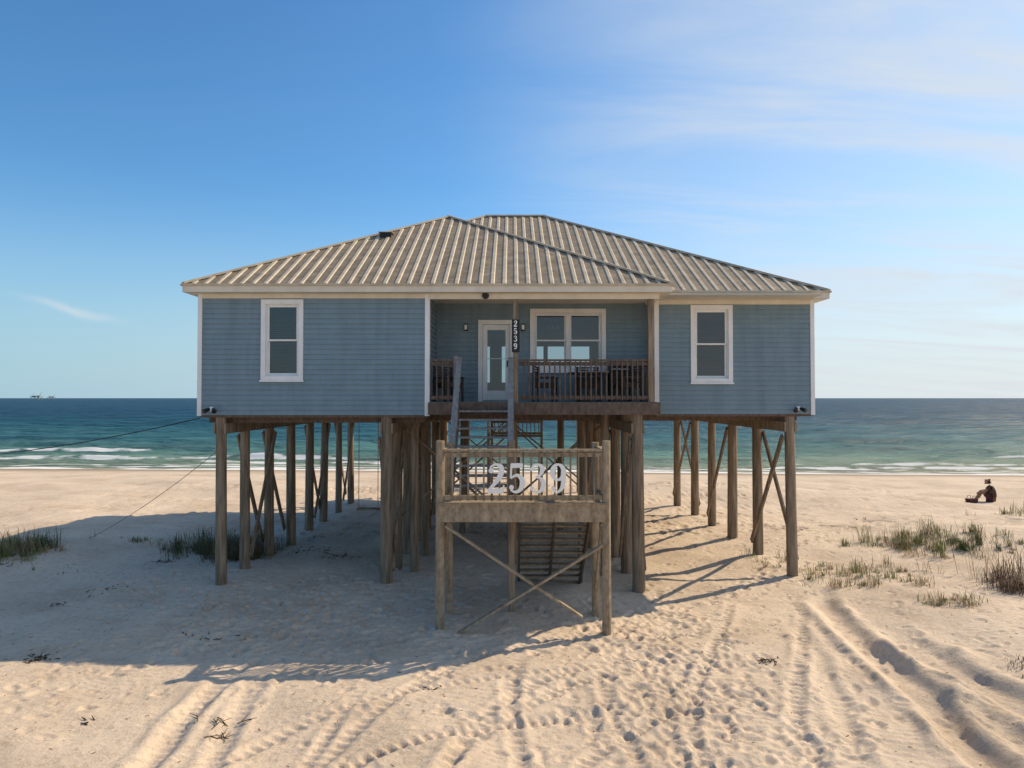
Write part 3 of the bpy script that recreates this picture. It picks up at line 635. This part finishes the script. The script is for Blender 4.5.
# ---------------------------------------------------------------- offshore platform
def platform(x,y,s=1):
    mb=MB()
    for a in (-14,0,14):
        for c in (-8,8): mb.cyl((a,c,-3),(a,c,9),1.0,.9,'steel',8)
    mb.box(-17,17,-10,10,8,9.5,'steel'); mb.box(-15,4,-8,8,12,13.2,'steel'); mb.box(-13,-4,-6,6,9.5,12,'steel'); mb.box(5,14,-6,6,9.5,14,'steel')
    for a in (-14,-7,3): mb.cyl((a,0,9),(a,0,12.5),.5,.5,'steel',6)
    mb.beam((10,0,14),(17,0,25),.8,.8,'steel'); mb.cyl((-9,0,13),(-9,0,24),.7,.3,'steel',6); mb.beam((-14,8,0),(0,8,8),.6,.6,'steel'); mb.beam((0,8,0),(14,8,8),.6,.6,'steel')
    o=mb.obj('offshore_platform'); o.location=(x,y,-1); return o
platform(-1630,2400)
platform(-2400,3650)
# ---------------------------------------------------------------- person sitting on the sand
px_,py_=21.7,31.8; gz=gh(px_,py_)
rz=math.radians(-48)
person=empty('seated_person',(px_,py_,gz-.02)); person.rotation_euler=(0,0,rz); person.scale=(1.08,1.08,1.08)
def skinobj(name,vs,es,rs,mat,root=0):
    me=bpy.data.meshes.new(name); me.from_pydata(vs,es,[]); me.materials.append(M[mat]); o=bpy.data.objects.new(name,me); scene.collection.objects.link(o); o.parent=person
    mo=o.modifiers.new('skin','SKIN'); mo.use_smooth_shade=True
    for i,r in enumerate(rs):
        sv=me.skin_vertices[0].data[i]; sv.radius=(r,r) if not isinstance(r,tuple) else r; sv.use_root=(i==root)
    sb=o.modifiers.new('sub','SUBSURF'); sb.levels=2; sb.render_levels=2
    return o
vs=[(.05,0,.13),(.06,0,.30),(.0,0,.48),(-.05,0,.62),(-.08,0,.70),
 (-.04,.18,.60),(-.20,.25,.40),(-.42,.13,.33),(-.04,-.18,.60),(-.20,-.25,.40),(-.42,-.13,.33),
 (.0,.10,.12),(-.33,.15,.46),(-.48,.13,.10),(-.62,.14,.045),(.0,-.10,.12),(-.33,-.15,.46),(-.50,-.13,.10),(-.64,-.14,.045),(-.48,.07,.31),(-.48,-.07,.31)]
es=[(0,1),(1,2),(2,3),(3,4),(3,5),(5,6),(6,7),(3,8),(8,9),(9,10),(0,11),(11,12),(12,13),(13,14),(0,15),(15,16),(16,17),(17,18),(7,19),(10,20)]
rs=[.15,.14,.16,.08,.055,.065,.048,.034,.065,.048,.034,.10,.065,.042,.035,.10,.065,.042,.035,.028,.028]
skinobj('body',vs,es,rs,'skin')
skinobj('shirt',[(.05,0,.12),(.06,0,.30),(.0,0,.48),(-.045,0,.60),(-.04,.18,.60),(-.12,.22,.50),(-.04,-.18,.60),(-.12,-.22,.50)],[(0,1),(1,2),(2,3),(3,4),(4,5),(3,6),(6,7)],[.17,.16,.18,.10,.08,.07,.08,.07],'cloth')
skinobj('shorts',[(.05,0,.13),(.0,.10,.14),(-.22,.14,.35),(.0,-.10,.14),(-.22,-.14,.35)],[(0,1),(1,2),(0,3),(3,4)],[.165,.12,.09,.12,.09],'cloth2')
hx0,hz0=-.40,-.24
skinobj('head',[(.27+hx0,0,.98+hz0),(.265+hx0,0,1.06+hz0),(.27+hx0,0,1.13+hz0)],[(0,1),(1,2)],[(.065,.06),(.088,.09),(.07,.07)],'skin',1)
skinobj('hair',[(.33+hx0,0,1.0+hz0),(.325+hx0,0,1.08+hz0),(.29+hx0,0,1.155+hz0)],[(0,1),(1,2)],[.05,.083,.07],'hair',1)
fm=MB(); S3=lambda x,y,z:(x+hx0,y,z+hz0)
fm.add([S3(.19,-.015,1.03),S3(.19,.015,1.03),S3(.155,0,1.035),S3(.185,0,1.08)],[(0,1,2),(0,2,3),(2,1,3)],'skin')
for s in (-.033,.033): fm.cyl(S3(.188,s,1.085),S3(.178,s,1.085),.011,.008,'hair',8)
fm.box(.182+hx0,.19+hx0,-.022,.022,.998+hz0,1.004+hz0,'cloth2')
for s in (-.09,.09): fm.cyl(S3(.27,s,1.03),S3(.275,s*1.08,1.09),.012,.018,'skin',8)
for s in (-1,1):
    for j in range(4):
        z0_=.335-j*.018; fm.cyl((-.485,s*.065,z0_),(-.515,s*.02,z0_-.004),.009,.008,'skin',6); fm.cyl((-.515,s*.02,z0_-.004),(-.508,-s*(.012+.004*(j%2)),z0_-.008),.008,.006,'skin',6)
    fm.cyl((-.465,s*.07,.335),(-.475,s*.03,.365),.010,.007,'skin',6)
fm.obj('face_and_fingers',person,smooth=True)
bm_=MB(); bm_.hexa([(-.2,-.12,0),(.2,-.12,0),(.2,.12,0),(-.2,.12,0),(-.24,-.14,.22),(.24,-.14,.2),(.24,.14,.2),(-.24,.14,.22)],'cloth2')
for s in (-.13,.13):
    pts=[(-.12,s,.2),(-.08,s,.34),(.08,s,.34),(.12,s,.2)]
    for a,b_ in zip(pts,pts[1:]): bm_.cyl(a,b_,.01,.01,'weed',6)
o=bm_.obj('beach_bag',None,bevel=.03); o.location=(px_-.95,py_-.1,gh(px_-.95,py_-.1)-.01); o.rotation_euler=(0,0,.3)
# ---------------------------------------------------------------- light, sky
saz=math.atan2(.86,.51); sel=math.radians(38)
sd=Vector((math.sin(saz)*math.cos(sel),math.cos(saz)*math.cos(sel),math.sin(sel)))
li=bpy.data.lights.new('sun','SUN'); li.energy=5.0; li.angle=math.radians(.5); li.color=(1,.82,.58)
so=bpy.data.objects.new('sun',li); scene.collection.objects.link(so); so.rotation_euler=(-sd).to_track_quat('-Z','Y').to_euler(); so.location=(30,20,30)
w=bpy.data.worlds.new('World'); scene.world=w; w.use_nodes=True; nt=w.node_tree; L=nt.links.new; bg=nt.nodes['Background']
sk=N(nt,'ShaderNodeTexSky',sky_type='NISHITA'); sk.sun_disc=False; sk.sun_elevation=sel; sk.sun_rotation=saz; sk.dust_density=.6; sk.ozone_density=3.0; sk.air_density=1.0
hs=N(nt,'ShaderNodeHueSaturation'); hs.inputs['Saturation'].default_value=1.18; L(sk.outputs[0],hs.inputs['Color'])
tn=N(nt,'ShaderNodeMix',data_type='RGBA',blend_type='MULTIPLY'); tn.inputs[0].default_value=1; L(hs.outputs[0],tn.inputs[6]); tn.inputs[7].default_value=(.84,1.14,1.22,1)
tc=N(nt,'ShaderNodeTexCoord'); sp=N(nt,'ShaderNodeSeparateXYZ'); L(tc.outputs['Generated'],sp.inputs[0])
hm_=N(nt,'ShaderNodeMapRange'); hm_.interpolation_type='SMOOTHERSTEP'; hm_.inputs['From Min'].default_value=-.05; hm_.inputs['From Max'].default_value=.32; hm_.inputs['To Min'].default_value=.92; hm_.inputs['To Max'].default_value=0; L(sp.outputs['Z'],hm_.inputs['Value'])
hx=N(nt,'ShaderNodeMapRange'); hx.inputs['From Min'].default_value=-.6; hx.inputs['From Max'].default_value=.6; L(sp.outputs['X'],hx.inputs['Value'])
hc=ramp(nt,[(0,(.37,.56,.68)),(1,(.72,.78,.81))]); L(hx.outputs[0],hc.inputs[0])
hsx=N(nt,'ShaderNodeVectorMath',operation='SCALE'); hsx.inputs['Scale'].default_value=8.0; L(hc.outputs[0],hsx.inputs[0])
hmx=N(nt,'ShaderNodeMix',data_type='RGBA'); L(hm_.outputs[0],hmx.inputs[0]); L(tn.outputs[2],hmx.inputs[6]); L(hsx.outputs[0],hmx.inputs[7])
mz=N(nt,'ShaderNodeMath',operation='MAXIMUM'); L(sp.outputs['Z'],mz.inputs[0]); mz.inputs[1].default_value=0.0
az=N(nt,'ShaderNodeMath',operation='ADD'); L(mz.outputs[0],az.inputs[0]); az.inputs[1].default_value=.12
dx=N(nt,'ShaderNodeMath',operation='DIVIDE'); L(sp.outputs['X'],dx.inputs[0]); L(az.outputs[0],dx.inputs[1])
dy=N(nt,'ShaderNodeMath',operation='DIVIDE'); L(sp.outputs['Y'],dy.inputs[0]); L(az.outputs[0],dy.inputs[1])
cb=N(nt,'ShaderNodeCombineXYZ'); L(dx.outputs[0],cb.inputs[0]); L(dy.outputs[0],cb.inputs[1])
mp=N(nt,'ShaderNodeMapping'); mp.inputs['Rotation'].default_value=(0,0,math.radians(25)); mp.inputs['Scale'].default_value=(.4,1.5,1); L(cb.outputs[0],mp.inputs['Vector'])
cn=N(nt,'ShaderNodeTexNoise'); cn.inputs['Scale'].default_value=1.3; cn.inputs['Detail'].default_value=10; cn.inputs['Roughness'].default_value=.6; cn.inputs['Distortion'].default_value=.6; L(mp.outputs[0],cn.inputs['Vector'])
cr=N(nt,'ShaderNodeMapRange'); cr.interpolation_type='SMOOTHSTEP'; cr.inputs['From Min'].default_value=.38; cr.inputs['From Max'].default_value=.68; L(cn.outputs['Fac'],cr.inputs['Value'])
mk=N(nt,'ShaderNodeMapRange'); mk.interpolation_type='SMOOTHSTEP'; mk.inputs['From Min'].default_value=-.12; mk.inputs['From Max'].default_value=.42; mk.inputs['To Min'].default_value=.03; L(sp.outputs['X'],mk.inputs['Value'])
ml=N(nt,'ShaderNodeMath',operation='MULTIPLY'); L(cr.outputs[0],ml.inputs[0]); L(mk.outputs[0],ml.inputs[1])
ml2=N(nt,'ShaderNodeMath',operation='MULTIPLY'); L(ml.outputs[0],ml2.inputs[0]); ml2.inputs[1].default_value=.52
hz=N(nt,'ShaderNodeMath',operation='MULTIPLY'); L(mk.outputs[0],hz.inputs[0]); hz.inputs[1].default_value=.36
ac=N(nt,'ShaderNodeMath',operation='ADD',use_clamp=True); L(ml2.outputs[0],ac.inputs[0]); L(hz.outputs[0],ac.inputs[1])
# one thin streak of cirrus low on the left (direction given as slope x/y, z/y)
qx=N(nt,'ShaderNodeMath',operation='DIVIDE'); L(sp.outputs['X'],qx.inputs[0]); L(sp.outputs['Y'],qx.inputs[1])
qz=N(nt,'ShaderNodeMath',operation='DIVIDE'); L(sp.outputs['Z'],qz.inputs[0]); L(sp.outputs['Y'],qz.inputs[1])
wn=N(nt,'ShaderNodeTexNoise'); wn.inputs['Scale'].default_value=14; wn.inputs['Detail'].default_value=6; L(tc.outputs['Generated'],wn.inputs['Vector'])
def MA(op,a,b_=None,c_=None):
    n_=N(nt,'ShaderNodeMath',operation=op)
    for i_,v_ in enumerate((a,b_,c_)):
        if v_ is None: continue
        if isinstance(v_,(int,float)): n_.inputs[i_].default_value=v_
        else: L(v_,n_.inputs[i_])
    return n_.outputs[0]
along=MA('ADD',qx.outputs[0],.63); acr=MA('SUBTRACT',MA('SUBTRACT',qz.outputs[0],.128),MA('MULTIPLY',along,-.25))
acr=MA('ADD',acr,MA('MULTIPLY',MA('SUBTRACT',wn.outputs['Fac'],.5),.03))
gA=MA('EXPONENT',MA('MULTIPLY',MA('POWER',MA('ABSOLUTE',MA('DIVIDE',along,.055)),2.0),-1.0)); gB=MA('EXPONENT',MA('MULTIPLY',MA('POWER',MA('ABSOLUTE',MA('DIVIDE',acr,.0055)),2.0),-1.0))
front=MA('GREATER_THAN',sp.outputs['Y'],0)
wis=MA('MULTIPLY',MA('MULTIPLY',MA('MULTIPLY',gA,gB),.5),front)
tot=N(nt,'ShaderNodeMath',operation='ADD',use_clamp=True); L(ac.outputs[0],tot.inputs[0]); L(wis,tot.inputs[1])
cm_=N(nt,'ShaderNodeMix',data_type='RGBA'); L(tot.outputs[0],cm_.inputs[0]); L(hmx.outputs[2],cm_.inputs[6]); cm_.inputs[7].default_value=(5.5,5.9,6.3,1)
L(cm_.outputs[2],bg.inputs[0]); bg.inputs[1].default_value=.13
scene.view_settings.view_transform='Standard'; scene.view_settings.look='None'; scene.view_settings.exposure=0
cam=bpy.data.cameras.new('camera'); cam.sensor_width=36; cam.lens=F/1024*36; cam.clip_end=60000; cam.clip_start=.1
co=bpy.data.objects.new('camera',cam); scene.collection.objects.link(co); co.location=(0,0,CZ); co.rotation_euler=(math.radians(90)+math.atan(14/F),0,0); scene.camera=co
